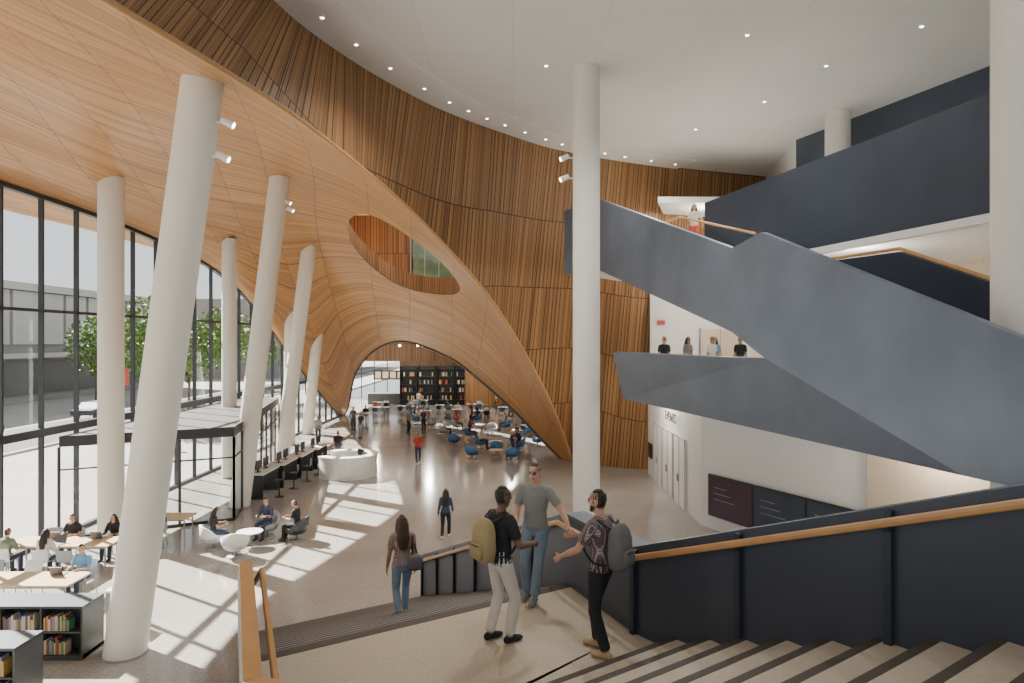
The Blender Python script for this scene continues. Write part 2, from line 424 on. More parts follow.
for i in range(17):
    q=S0+RD2*i; z=LZ+RH*(i+1); a=C+v*q; b=C+v*(q+RD2+.02); L=FW
    mb.prism([tuple(a),tuple(b),tuple(b-w*L),tuple(a-w*L)],z-.35,z,TREADL)
    for o1,o2 in((.0,.075),):
        c=C+v*(q+o1);d=C+v*(q+o2)
        mb.prism([tuple(c),tuple(d),tuple(d-w*L),tuple(c-w*L)],z,z+.004,TREADD)
    a2=C+v*(q-.005)
    mb.prism([tuple(a2),tuple(a),tuple(a-w*L),tuple(a2-w*L)],z-RH,z-.05,TREADD)
mb.obj('staircase')
def rail(mb,pts):
    mb.tube(pts,[(.028,.036)]*len(pts),WOOD,n=10,sq=3)
sl=.36
def pz(p,z0,z1): return (p.x,p.y,z0,z1)
mb=MB()
Lend=lp(RD*NS)
gpts=[pz(P0+v*5,LZ+1.2,LZ+2.75),pz(P0,LZ-.5,LZ+1.0),pz(A,LZ-.5,LZ+1.0),pz(Lend,0,1.0),pz(Lend+gl*1.2,0,1.0)]
mb.wall(gpts[::-1],.12,DKGREY,WOOD)
cap=[V((g[0],g[1],g[3]+.02)) for g in gpts]
off=V((-gl.y,gl.x,0))*.06
for a,b in zip(cap[1:-1],cap[2:]): mb.beam(a+off,b+off,.13,.045,WOOD)
mb.beam(cap[0]-V((w.x,w.y,0))*.06,cap[1]-V((w.x,w.y,0))*.06,.13,.045,WOOD)
ro=V((gl.y,-gl.x,0))*.10
rail(mb,[cap[1]+ro-V((0,0,.10)),cap[2]+ro-V((0,0,.10)),cap[3]+ro-V((0,0,.10)),cap[4]+ro-V((0,0,.10))])
mb.obj('stair_guard')
mb=MB()
Rend=rp(RD*NS)
CT=.99
gp=[pz(Rend,0,CT+.05),pz(Bp,LZ-.5,LZ+CT),pz(C,LZ-.5,LZ+CT)]
for s_ in (4,10): q=C+v*s_; gp.append(pz(q,LZ-.8+sl*s_,LZ+CT+sl*s_))
mb.wall(gp,-.30,NAVYP,BLUE)
segs=[(Rend,Bp,0,LZ),(C,C+v*10,LZ,LZ+sl*10)]
RAILH=.87
for (p,q,z0,z1) in segs:
    L=(q-p).length
    d=(q-p).normalized(); inn_=V((-d.y,d.x)) if (V((-d.y,d.x)).dot(V((-1,-.2)))>0) else V((d.y,-d.x))
    k=int(L/1.45)
    for i in range(k+1):
        c=p+d*(i*1.45+.05); z=z0+(z1-z0)*(i*1.45+.05)/L
        if (c-q).length<.1: continue
        cc=c+inn_*.03
        mb.beam((cc.x,cc.y,z-.3),(cc.x,cc.y,z+CT-.03),.06,.05,NAVY,up=V((inn_.x,inn_.y,0)))
        b1=c+inn_*.11; mb.beam((c.x,c.y,z+RAILH-.1),(b1.x,b1.y,z+RAILH-.03),.03,.03,DKGREY)
    a=p+inn_*.12; b=q+inn_*.12
    rail(mb,[V((a.x,a.y,z0+RAILH)),V((b.x,b.y,z1+RAILH))])
a=Bp+V((-.12,-.05)); b=C+V((-.12,-.02))
rail(mb,[V((a.x,a.y,LZ+RAILH)),V((b.x,b.y,LZ+RAILH))])
mb.obj('stair_guard')

# ------------------------------------------------------------------ folded steel balcony
mb=MB()
vs=[(2.17,27.5,11.75),(3.32,25.45,11.8),(5.37,16.45,8.75),(5.65,15.3,8.95),(7.35,7.8,5.95),(7.35,7.8,4.5),(6.8,10.2,4.5),
(4.0,24.1,4.5),(3.62,24,6.13),(5.67,15.1,6.13),(5.37,16.45,6.73),(3.32,25.45,9.16),(2.17,27.5,9.18)]
mb.add(vs,[(0,1,11,12),(1,2,10,11),(2,3,9,10),(3,4,5,6,9)],BLUE)
mb.add(vs,[(8,9,7),(9,6,7)],BLUED)  # down-facing facets: their shade is put into a darker copy of the steel
o=mb.obj('steel_stair_balustrade')
bm=bmesh.new(); bm.from_mesh(o.data); bmesh.ops.remove_doubles(bm,verts=bm.verts,dist=.001); bmesh.ops.recalc_face_normals(bm,faces=bm.faces); bm.to_mesh(o.data); bm.free()
so_=o.modifiers.new('sol','SOLIDIFY'); so_.thickness=.16; so_.offset=0
def PX(d,off=0): return 3.65+off+.228*(24-d)
mb=MB()
mb.wall([(PX(19,2.2),19,8.1,9.4),(PX(16.2,2.2),16.2,7.4,8.4),(PX(14.1,2.2),14.1,7.0,8.35),(PX(8,2.2),8,4.6,5.9)],.12,NAVY)
rail(mb,[V((PX(16.2,2.1),16.2,8.46)),V((PX(14.1,2.1),14.1,8.42)),V((PX(8,2.1),8,5.98))])
rail(mb,[V((5.6,27.5,11.1)),V((6.2,25.2,11.1)),V((PX(19,2.0),19,9.5))])
mb.obj('inner_stair_guard')
mb=MB()
for i in range(33):
    y=25.2-.43*i; z=9.95-.151*i
    xa=PX(y,.12); mb.prism([(xa,y),(xa+2.1,y),(xa+2.1+.1,y-.43),(xa+.1,y-.43)],z-.2,z,NAVY,TREADL)
y0,y1=25.2,25.2-.43*33
mb.add([(PX(y0,.1),y0,9.6),(PX(y0,2.2),y0,9.6),(PX(y1,2.2),y1,4.75),(PX(y1,.1),y1,4.75)],[(0,1,2,3)],WHITE)
mb.add([(PX(y0,2.2),y0,9.6),(PX(y0,2.2),y0,10.0),(PX(y1,2.2),y1,5.1),(PX(y1,2.2),y1,4.75)],[(0,1,2,3)],NAVY)
mb.obj('staircase')
mb=MB(); mb.prism([(4.1,24.1),(7.0,10.3),(7.5,7.6),(16,7.6),(16,33.2),(5.6,33.2)],4.5,4.9,WHITE); mb.obj('balcony_slab')
mb=MB(); mb.prism([(6.85,23.4),(9.4,13),(10.75,7.5),(18,7.5),(18,34),(4.8,31),(2.35,27.4),(3.5,25.5),(6.3,24.9)],9.25,9.9,WHITE); mb.obj('balcony_slab')
mb=MB()
mb.wall([(10.5,7.5,8.96,11.25),(9.14,13,8.96,11.25),(6.6,23.4,8.96,11.25)],.14,NAVYU)
mb.wall([(10.5,7.5,8.78,8.955),(9.14,13,8.78,8.955),(6.7,23.0,8.78,8.955)],.16,WHITE)
mb.obj('balcony_guard')
mb=MB(); mb.prism([(6.2,29),(12.5,29),(12.6,33.4),(7,31.6)],12.4,12.65,WHITE); mb.obj('balcony_slab')
def wallbox(name,a,b,z0,z1,mat,t=.2):
    mb=MB(); mb.wall([(a[0],a[1],z0,z1),(b[0],b[1],z0,z1)],-t,mat); return mb.obj(name)
wallbox('wall_upper_right',(19,4),(14.2,20.2),9.9,Z,NAVYU)
wallbox('wall_upper_right',(14.2,20.2),(11.6,27.5),9.9,Z,NAVYU)
wallbox('wall_recess',(11.7,27.5),(12.7,33.6),9.9,Z,WHITE)
wallbox('wall_level_two',(16,7.6),(16,33),4.9,9.25,WARM)
wallbox('wall_level_two',(15.9,32.6),(6.6,32.6),4.9,9.25,WHITE,-.1)
mb=MB(); mb.box((7.1,32.5,7.4),(.35,.05,.22),REDM); mb.obj('exit_sign')
mb=MB(); mb.box((9.9,32.48,6.0),(1.9,.06,2.2),WARM); mb.box((9.9,32.44,6.0),(.03,.03,2.2),MIDGREY)
for xx in(8.95,10.85): mb.box((xx,32.44,6.0),(.06,.05,2.3),MIDGREY)
mb.obj('door_2')
wallbox('wall_events',(6.7,33.6),(6.7,24.2),0,4.5,WHITE,.2)
wallbox('wall_screens',(6.7,24.2),(6.7+.486*17,24.2-17),0,4.5,WHITE,.2)
mb=MB()
for y0 in(26.2,28.2,30.2):
    mb.box((6.66,y0+.9,1.35),(.06,1.8,2.7),WHITE)
    for yy in(y0,y0+.9,y0+1.8): mb.box((6.62,yy,1.35),(.02,.02,2.7),MIDGREY)
    mb.box((6.62,y0+.9,2.7),(.02,1.8,.03),MIDGREY)
    for yy in(y0+.8,y0+1.0): mb.box((6.58,yy,1.1),(.04,.025,.3),MIDGREY)
mb.box((6.6,32.6,1.3),(.05,.7,.7),BLACK)
mb.obj('door_1')
cu=bpy.data.curves.new('events_sign','FONT'); cu.body='EVENTS'; cu.size=.55; cu.extrude=.01; cu.materials.append(DKGREY)
o=bpy.data.objects.new('events_sign',cu); COL.objects.link(o); o.location=(6.55,29.2,3.2); o.rotation_euler=(math.pi/2,0,-math.pi/2)
wd=V((.437,-.8995)).normalized()
base=V((6.66,24.2))
def onw(s,o=.05): return base+wd*s+V((wd.y,-wd.x))*o
for k,(s0,mt) in enumerate(((.55,SCREEN),(2.62,SCREEN2),(4.69,SCREEN2))):
    mb=MB(); a=onw(s0);b=onw(s0+2.06)
    mb.wall([(a.x,a.y,.5,1.92),(b.x,b.y,.5,1.92)],.07,BLACK)
    a=onw(s0+.03,.125);b=onw(s0+2.03,.125)
    mb.wall([(a.x,a.y,.54,1.88),(b.x,b.y,.54,1.88)],.012,mt)
    for r_ in range(3):
        a=onw(s0+.3,.14);b=onw(s0+.9+.2*r_,.14); mb.wall([(a.x,a.y,1.5-.2*r_,1.52-.2*r_),(b.x,b.y,1.5-.2*r_,1.52-.2*r_)],.004,MIDGREY)
    mb.obj('video_screen')
mb=MB(); a=onw(6.6,.03);b=onw(10.5,.03); mb.wall([(a.x,a.y,1.9,3.9),(b.x,b.y,1.9,3.9)],.04,WARM)  # flat panel; the opening's warm light is put into its colour
mb.obj('trim_niche')
# far space
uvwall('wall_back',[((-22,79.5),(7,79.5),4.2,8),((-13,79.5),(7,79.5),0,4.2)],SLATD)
mb=MB()
for i in range(7): mb.box((-22+1.5*i,79.4,2.1),(.08,.15,4.2),FRAME)
mb.box((-17.5,79.4,2.7),(9,.12,.08),FRAME); mb.add([(-22,79.45,0),(-13,79.45,0),(-13,79.45,4.2),(-22,79.45,4.2)],[(0,1,2,3)],GLASS)
mb.obj('window_2')
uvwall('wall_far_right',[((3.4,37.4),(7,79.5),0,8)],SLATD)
mb=MB(); mb.prism([(-22,56),(-22,80),(7,80),(5,44),(-3,46),(-9,54),(-14.8,60.6)],7.4,7.6,WHITE); mb.obj('ceiling_far')
mb=MB()
pts=[(-1.8+3.2*math.cos(t),71+3.2*math.sin(t)) for t in np.linspace(math.pi,2*math.pi,24)]
uv=[];vs=[]
for i,p in enumerate(pts): vs+=[(p[0],p[1],0),(p[0],p[1],7.4)]; uv+=[(i*.45,0),(i*.45,7.4)]
mb.add(vs,[(2*i,2*i+2,2*i+3,2*i+1) for i in range(len(pts)-1)],SLAT); mb.obj('wall_curved_far',smooth=True,uvs=uv)
wallbox('wall_right',(17.9,-8),(17.9,34),0,Z,WHITE,-.1)

# ------------------------------------------------------------------ vestibule
mb=MB()
Q=[V((-14.8,22.3)),V((-10.1,24.8)),V((-12.9,37.8)),V((-14.8,37.8))]
mb.prism([tuple(p) for p in Q],3.05,3.4,FRAME,M('vestibule_roof',(.12,.12,.12),.4))
for a,b in((0,1),(1,2)):
    p,q=Q[a],Q[b]; L=(q-p).length; k=max(3,int(L/1.6))
    for i in range(k+1):
        c=p.lerp(q,i/k); mb.box((c.x,c.y,1.52),(.07,.07,3.05),FRAME)
    mb.beam((p.x,p.y,2.3),(q.x,q.y,2.3),.05,.05,FRAME); mb.beam((p.x,p.y,.05),(q.x,q.y,.05),.08,.1,FRAME)
    mb.add([(p.x,p.y,0),(q.x,q.y,0),(q.x,q.y,3),(p.x,p.y,3)],[(0,1,2,3)],GLASS)
mb.obj('entrance_vestibule')

# ------------------------------------------------------------------ information desk
mb=MB(); cx,cy=-8.0,33.2
for (r0,r1,z0,z1,mt) in((1.22,1.42,0,1.0,CHWHITE),(1.0,1.46,1.0,1.06,WHITE),(.85,1.0,.7,.74,WHITE)):
    an=np.linspace(-.2*math.pi-1.9,1.25*math.pi-1.5,40)
    ov=[(cx+r1*math.cos(t),cy+r1*math.sin(t)) for t in an]; iv=[(cx+r0*math.cos(t),cy+r0*math.sin(t)) for t in an]
    k=len(an); vs=[(x,y,z) for z in(z0,z1) for L in(ov,iv) for x,y in L]
    fs=[]
    for i in range(k-1): fs+=[(i,i+1,2*k+i+1,2*k+i),(k+i+1,k+i,3*k+i,3*k+i+1),(2*k+i,2*k+i+1,3*k+i+1,3*k+i),(i+1,i,k+i,k+i+1)]
    fs+=[(0,2*k,3*k,k),(k-1,2*k-1,4*k-1,3*k-1)]
    mb.add(vs,fs,mt)
for t in(-.3,1.0): mb.box((cx+.9*math.cos(t),cy+.9*math.sin(t),1.0),(.05,.4,.3),BLACK,rz=t)
mb.obj('information_desk')

# ------------------------------------------------------------------ furniture
def table(x,y,L,W,face=(0,1),top=TABLEW,h=.74):
    mb=MB(); mb.box((0,0,h-.02),(L,W,.04),top)
    for sx in(-1,1):
        for sy in(-1,1): mb.tube([(sx*(L/2-.1),sy*(W/2-.1),0),(sx*(L/2-.12),sy*(W/2-.12),h-.04)],.022,MIDGREY,n=8)
    mb.box((0,W/2-.12,h-.08),(L-.24,.03,.06),MIDGREY); mb.box((0,-W/2+.12,h-.08),(L-.24,.03,.06),MIDGREY)
    return mb.obj('reading_table',mat=place(x,y,0,face))
def laptop(x,y,z,face):
    mb=MB(); mb.box((0,0,.01),(.32,.22,.015),MIDGREY); mb.beam((0,.11,.015),(0,.17,.22),.32,.012,DKGREY,up=V((0,1,0)))
    mb.obj('laptop',mat=place(x,y,z,face))
def chair(x,y,face,mt=CHWHITE,name='chair'):
    mb=MB()
    for sx in(-1,1):
        mb.tube([(sx*.22,.2,0),(sx*.17,.15,.43)],.012,MIDGREY,n=6); mb.tube([(sx*.22,-.22,0),(sx*.17,-.15,.43)],.012,MIDGREY,n=6)
    vs=[];fs=[]
    prof=[(.22,.43),(.18,.45),(.05,.445),(-.1,.44),(-.18,.47),(-.22,.56),(-.25,.70),(-.28,.82)]
    for (yy,zz) in prof:
        for k in range(7):
            u=-1+k/3; vs.append((u*.22,yy+.05*abs(u)**2*(1 if zz>.5 else 0),zz+.03*abs(u)**2*(1 if zz<.5 else 0)))
    n0=len(vs); vs+=[(p[0],p[1]-(.02 if p[2]>.5 else 0),p[2]-(.02 if p[2]<=.5 else 0)) for p in vs]
    for i in range(7):
        for k in range(6):
            a=i*7+k; fs+=[(a,a+1,a+8,a+7),(n0+a,n0+a+7,n0+a+8,n0+a+1)]
    mb.add(vs,fs,mt)
    return mb.obj(name,smooth=True,mat=place(x,y,0,face))
def lounge(x,y,face,mt=GREYCH):
    mb=MB(); mb.tube([(0,0,0),(0,0,.03)],.26,MIDGREY,n=20); mb.tube([(0,0,.03),(0,0,.25)],.04,MIDGREY,n=10)
    mb.tube([(0,0,.24),(0,0,.30),(0,0,.42),(0,0,.45)],[.24,.33,.35,.32],mt,n=24)
    an=np.linspace(math.pi*.95,math.pi*2.05,18); vs=[]
    for t in an:
        top=.50+.30*max(0,math.sin(t-math.pi))**.7
        for r,z in((.33,.3),(.40,.45),(.42,top),(.36,top),(.33,.45)): vs.append((r*math.cos(t),r*math.sin(t),z))
    fs=[(i*5+k,(i+1)*5+k,(i+1)*5+(k+1)%5,i*5+(k+1)%5) for i in range(17) for k in range(5)]+[(0,1,2,3,4),(85,86,87,88,89)]
    mb.add(vs,fs,mt)
    return mb.obj('lounge_chair',smooth=True,mat=place(x,y,0,face))
def roundtable(x,y,h=.5,r=.4,mt=CHWHITE):
    mb=MB(); mb.tube([(0,0,h-.03),(0,0,h)],r,mt,n=28); mb.tube([(0,0,.02),(0,0,h-.03)],.03,MIDGREY,n=10); mb.tube([(0,0,0),(0,0,.02)],r*.6,MIDGREY,n=20)
    mb.obj('side_table',mat=place(x,y))
bookm=[M('book_%d'%i,c,.6) for i,c in enumerate([(.45,.08,.05),(.08,.15,.35),(.65,.6,.5),(.1,.25,.12),(.55,.35,.08),(.12,.12,.13),(.6,.5,.3),(.3,.3,.35)])]
def bookshelf(x0,x1,y,h=1.1,dep=.75):
    mb=MB(); xc=(x0+x1)/2; L=x1-x0
    mb.box((xc,y+dep/2,h-.02),(L,dep,.05),SHELF); mb.box((xc,y+dep/2,.05),(L,dep,.1),DKGREY); mb.box((xc,y+dep/2,h/2),(L-.04,.04,h-.1),DKGREY)
    k=int(L/.85)
    for i in range(k+1): mb.box((x0+.02+i*(L-.04)/k,y+dep/2,h/2),(.04,dep-.02,h-.06),DKGREY)
    mb.box((xc,y+dep/2,.56),(L-.04,dep-.04,.03),DKGREY)
    mbk=MB()
    for lev in(.1,.575):
        for sd in(.03,dep-.25):
            for i in range(k):
                x=x0+.06+i*(L-.04)/k
                xe=x+(L-.04)/k*random.uniform(.45,.85)
                while x<xe-.04:
                    t=random.uniform(.02,.05); hh=random.uniform(.22,.35)
                    mbk.box((x+t/2,y+sd+.11,lev+hh/2+.006),(t*.94,.2,hh),random.choice(bookm)); x+=t
    e_=mb.obj('bookshelf'); mbk.obj('books',parent=e_)
bookshelf(-11.3,-8.75,13.9)
bookshelf(-11.3,-8.75,12.0)
mb=MB(); mb.tube([(0,0,0),(0,0,.5),(0,0,.62)],[.17,.17,.14],MIDGREY,n=20); mb.obj('waste_bin',mat=place(-10.05,15.4),smooth=True)
mb=MB(); mb.box((0,0,.42),(.42,.42,.84),MIDGREY); mb.box((0,0,.86),(.46,.46,.04),WHITE); mb.obj('recycling_bin',mat=place(-8.95,15.6))

# ------------------------------------------------------------------ humans
skinA=M('skin_light',(.58,.34,.23),.5,var=.05); skinB=M('skin_brown',(.17,.095,.06),.5,var=.05); skinC=M('skin_tan',(.40,.235,.155),.5,var=.05)
hairD=M('hair_dark',(.02,.014,.01),.55,bump=.3,bs=120); hairB=M('hair_brown',(.06,.03,.015),.55,bump=.3,bs=120)
LIP=M('lip',(.38,.13,.11),.5); EYE=M('eye_dark',(.03,.02,.02),.3)
def cloth(n,c,var=.12): return M(n,c,.85,var=var,vs=9,bump=.35,bs=18)
cBlack=cloth('cloth_black',(.02,.021,.025)); cWhite=cloth('cloth_white',(.68,.65,.59)); cGrey=cloth('cloth_grey',(.24,.25,.235)); cJean=cloth('cloth_jeans',(.19,.26,.33),.25)
cJeanL=cloth('cloth_jeans_light',(.25,.36,.48),.25); cNavy=cloth('cloth_navy',(.04,.055,.10)); cRed=cloth('cloth_red',(.5,.06,.05)); cBlue=cloth('cloth_blue',(.14,.34,.62)); cTan=cloth('cloth_tan',(.5,.38,.22)); cGreen=cloth('cloth_olive',(.16,.2,.13))
cPlaid=plaid('cloth_plaid',(.10,.085,.09),(.45,.42,.42),(.22,.08,.08)); cPrint=plaid('cloth_print',(.20,.13,.12),(.6,.5,.46),(.36,.18,.15),60)
def ik(a,c,l1,l2,pole):
    d=c-a; L=d.length; L2=min(L,(l1+l2)*.998); d.normalize(); c=a+d*L2
    x=(l1*l1-l2*l2+L2*L2)/(2*L2); hh=math.sqrt(max(0,l1*l1-x*x)); p=V(pole); p=(p-d*p.dot(d)); 
    if p.length<1e-4: p=V((0,1,0))
    return a+d*x+p.normalized()*hh,c
def human(name,x,y,z,face,H=1.75,pelvis=(0,0,.95),lean=(0,0),twist=0,hands=None,feet=None,head=(0,0),fit=None,vox=.016,female=False,poleR=None,curl=.35,thumbs=None,toe=(0,0),kp=None,tilt=None):
    F=dict(skin=skinA,hair=hairD,shirt=cGrey,pants=cJean,shoes=cBlack,sleeve='short',long=False,beard=False); F.update(fit or {})
    PV=[];PF=[];PL=[]; ds=max(.012,vox)
    def limb(pts,rads,label,ref=(0,1,0),n=14,ends=True):
        pts=[V(p) for p in pts]; rr=[(r if isinstance(r,tuple) else (r,r)) for r in rads]
        P=[];R=[]
        for i in range(len(pts)-1):
            L=(pts[i+1]-pts[i]).length; k=max(1,int(L/ds))
            for j in range(k):
                t=j/k; P.append(pts[i].lerp(pts[i+1],t)); s=t*t*(3-2*t) if len(pts)>2 else t; R.append((rr[i][0]*(1-s)+rr[i+1][0]*s,rr[i][1]*(1-s)+rr[i+1][1]*s))
        P.append(pts[-1]);R.append(rr[-1])
        if ends:
            d0=(P[0]-P[1]).normalized(); d1=(P[-1]-P[-2]).normalized(); r0,r1=R[0],R[-1]
            pre=[(P[0]+d0*(min(r0)*math.sin(a)*.8),(r0[0]*math.cos(a),r0[1]*math.cos(a))) for a in(1.35,.9,.45)]
            post=[(P[-1]+d1*(min(r1)*math.sin(a)*.8),(r1[0]*math.cos(a),r1[1]*math.cos(a))) for a in(.45,.9,1.35)]
            P=[p for p,_ in pre]+P+[p for p,_ in post]; R=[r for _,r in pre]+R+[r for _,r in post]
        o=len(PV);m=len(P);ref=V(ref)
        for i in range(m):
            d=(P[min(i+1,m-1)]-P[max(i-1,0)]).normalized(); b=ref-d*ref.dot(d)
            if b.length<.05: b=V((1,0,0))-d*d.x
            b.normalize(); a=b.cross(d)
            for k in range(n):
                t=2*math.pi*k/n; PV.append(P[i]+a*(R[i][0]*math.cos(t))+b*(R[i][1]*math.sin(t))); PL.append(label)
        for i in range(m-1):
            for k in range(n): PF.append((o+i*n+k,o+(i+1)*n+k,o+(i+1)*n+(k+1)%n,o+i*n+(k+1)%n))
        PF.append(tuple(o+k for k in range(n))); PF.append(tuple(o+(m-1)*n+k for k in range(n))[::-1])
    pel=V(pelvis); up=V((lean[0],lean[1],1)).normalized(); 
    s=V((math.cos(twist),math.sin(twist),0)); s=(s-up*s.dot(up)).normalized(); fw=up.cross(s)
    sw=.165 if female else .185; hw=.095
    neck=pel+up*.54
    tor=[(-.06,.14,.10),(0,.162,.118),(.10,.15,.108),(.2,.138,.098),(.31,.16,.112),(.41,.178,.115),(.475,.165,.095),(.52,.11,.075)]
    if female: tor=[(-.06,.15,.11),(0,.168,.122),(.10,.142,.105),(.2,.122,.09),(.31,.145,.118),(.40,.158,.11),(.475,.148,.085),(.52,.095,.07)]
    limb([pel+up*a for a,_,_ in tor[:3]],[(b,c) for _,b,c in tor[:3]],'pants',ref=(0,1,0))
    off=.012; hem=-.035
    limb([pel+up*(hem if i==0 else a) for i,(a,_,_) in enumerate(tor)],[(b+off,c+off) for _,b,c in tor],'shirt',ref=tuple(fw),n=20,ends=False)
    shs=[neck-up*.075+s*(sg*sw) for sg in(1,-1)]
    limb([neck-up*.06-s*sw,neck-up*.045,neck-up*.06+s*sw],[.058,.07,.058],'shirt',ref=tuple(fw))
    yaw,pit=head; hd=Matrix.Rotation(yaw+twist,3,'Z')@Matrix.Rotation(pit,3,'X'); hx,hy,hz=hd@V((1,0,0)),hd@V((0,1,0)),hd@V((0,0,1))
    hc_=neck+up*.055+V((0,0,.04))+hz*.065+hy*.025
    limb([neck-up*.04,neck+up*.03,hc_-hz*.06-hy*.02],[.062,.055,.055],'skin')
    def hp(a,b,c): return hc_+hx*a+hy*b+hz*c
    hs=[(-.112,.022,.024,.052),(-.098,.038,.042,.04),(-.065,.055,.068,.022),(-.02,.067,.086,.008),(.02,.073,.093,0),(.06,.071,.09,-.006),(.09,.056,.073,-.01),(.112,.028,.036,-.012)]
    limb([hp(0,d,a) for a,_,_,d in hs],[(b,c) for _,b,c,_ in hs],'skin',ref=tuple(hy),n=20,ends=False)
    limb([hp(0,.088,.018),hp(0,.108,-.022)],[.009,.014],'skin',n=8)
    for sg in(1,-1):
        limb([hp(sg*.074,-.01,-.025),hp(sg*.078,-.014,.018)],[(.008,.016),(.01,.02)],'skin',ref=tuple(hy),n=8)
        limb([hp(sg*.024,.086,.012),hp(sg*.038,.08,.012)],[.008,.008],'eye',n=8)
        limb([hp(sg*.018,.091,.034),hp(sg*.045,.080,.034)],[.007,.006],'hair',n=8)
    limb([hp(-.024,.083,-.057),hp(0,.09,-.056),hp(.024,.083,-.057)],[.006,.01,.006],'lip',n=8)
    limb([hp(0,-.03,-.03),hp(0,-.025,.02),hp(0,-.016,.07),hp(0,-.012,.10)],[(.070,.064),(.079,.086),(.077,.092),(.050,.064)],'hair',ref=tuple(hy),n=20)
    if F['beard']:
        limb([hp(-.055,.035,-.06),hp(0,.07,-.10),hp(.055,.035,-.06)],[.022,.026,.022],'hair')
    if F['long']:
        limb([hp(0,-.06,.06),hp(0,-.085,-.05),neck-fw*.10-up*.10,neck-fw*.13-up*.26],[(.075,.05),(.095,.06),(.11,.055),(.07,.03)],'hair',ref=tuple(fw),n=18)
        for sg in(1,-1): limb([hp(sg*.06,-.01,.05),hp(sg*.082,-.02,-.05),neck+s*(sg*.09)-up*.1],[.035,.04,.03],'hair')
    if F.get('glasses'):
        limb([hp(-.06,.088,.012),hp(0,.104,.012),hp(.06,.088,.012)],[.005,.005,.005],'eye',n=8)
    ts=thumbs or [None,None]
    hands=hands or [(.27,.02,.78),(-.27,.02,.78)]
    for idx,sg in enumerate((1,-1)):
        sh=shs[idx]; tg=V(hands[idx]); pole=(poleR[idx] if poleR else (sg*.4,-1,-.2))
        el,wr=ik(sh,tg,.285,.255,pole)
        fa=(wr-el).normalized()
        long_=F['sleeve']=='long'
        limb([sh,el],[.05,.041],'skin'); limb([el,el.lerp(wr,.35),wr],[.041,.041,.027],'skin')
        if long_:
            limb([sh,el,el.lerp(wr,.9)],[.066,.054,.04],'shirt')
        else: limb([sh,sh.lerp(el,.62)],[.066,.064],'shirt')
        th=V(ts[idx]) if ts[idx] else (V((0,1,0)) if abs(fa.z)>.6 else V((0,0,1)))
        dr=(fa*.9+(V((0,0,-.15)))).normalized() if not ts[idx] else fa
        ac=(th-dr*th.dot(dr)).normalized(); pn=ac.cross(dr) if sg>0 else dr.cross(ac)
        limb([wr-dr*.01,wr+dr*.04,wr+dr*.085],[(.026,.02),(.038,.016),(.038,.014)],'skin',ref=tuple(pn),n=12)
        for q,(o_,L_) in enumerate(((.030,.070),(.010,.080),(-.010,.074),(-.029,.058))):
            b0=wr+dr*.082+ac*o_; d=dr.copy(); pts=[b0-dr*.02,b0]
            for sgm,f_ in enumerate((.45,.32,.25)):
                d=(d*math.cos(curl)+pn*math.sin(curl)).normalized() if sgm or curl>.2 else d
                pts.append(pts[-1]+d*(L_*f_+ .004))
            r=max(.0085,vox*.6); limb(pts,[r,r,r*.95,r*.9,r*.8],'skin',ref=tuple(ac),n=8)
        b0=wr+dr*.022+ac*.026; d1=(dr*.65+ac*.75+pn*.3).normalized(); d2=(dr*.9+ac*.35+pn*.45).normalized()
        r=max(.010,vox*.64); limb([b0-d1*.01,b0+d1*.038,b0+d1*.038+d2*.03],[r*1.2,r*1.05,r*.85],'skin',n=8)
    feet=feet or [(.10,0,.085),(-.10,0,.085)]
    for idx,sg in enumerate((1,-1)):
        hp_=pel+V((sg*hw,0,-.03)); tg=V(feet[idx]); kpole=(kp[idx] if kp else (sg*.12,1,.3))
        kn,an=ik(hp_,tg,.44,.42,kpole)
        limb([hp_,hp_.lerp(kn,.5),kn,kn.lerp(an,.35),an.lerp(kn,.1)],[.093,.082,.066,.066,.060],'pants')
        limb([an.lerp(kn,.15),an],[.04,.036],'skin')
        ty=toe[idx]; td=V((math.sin(ty),math.cos(ty),0)); 
        pitch=(tilt[idx] if tilt else 0); td=(td*math.cos(pitch)+V((0,0,-math.sin(pitch)))).normalized()
        f0=an-V((0,0,.042)); 
        limb([f0-td*.045,f0+td*.03+V((0,0,.006)),f0+td*.11-V((0,0,.006)),f0+td*.165-V((0,0,.012))],[(.036,.042),(.042,.046),(.048,.035),(.038,.025)],'shoes',ref=(0,0,1))
    me=bpy.data.meshes.new('tmp'); me.from_pydata([tuple(p) for p in PV],[],PF); me.update()
    o=bpy.data.objects.new('tmp',me); COL.objects.link(o)
    r=o.modifiers.new('r','REMESH'); r.mode='VOXEL'; r.voxel_size=vox; r.use_smooth_shade=True
    sm=o.modifiers.new('s','SMOOTH'); sm.factor=.5; sm.iterations=2 if vox<.012 else 1
    dg=bpy.context.evaluated_depsgraph_get(); me2=bpy.data.meshes.new_from_object(o.evaluated_get(dg))
    bpy.data.objects.remove(o)
    labs=['skin','hair','shirt','pants','shoes','lip','eye']; me2.materials.clear()
    for m in(F['skin'],F['hair'],F['shirt'],F['pants'],F['shoes'],LIP,EYE): me2.materials.append(m)
    kd=kdtree.KDTree(len(PV))
    for i,p in enumerate(PV): kd.insert(p,i)
    kd.balance()
    li={l:i for i,l in enumerate(labs)}
    for p in me2.polygons:
        _,i,_=kd.find(p.center); p.material_index=li[PL[i]]; p.use_smooth=True
    me2.name=name; ob=bpy.data.objects.new(name,me2); COL.objects.link(ob)
    ob.matrix_world=place(x,y,z,face,H/1.78)
    return ob
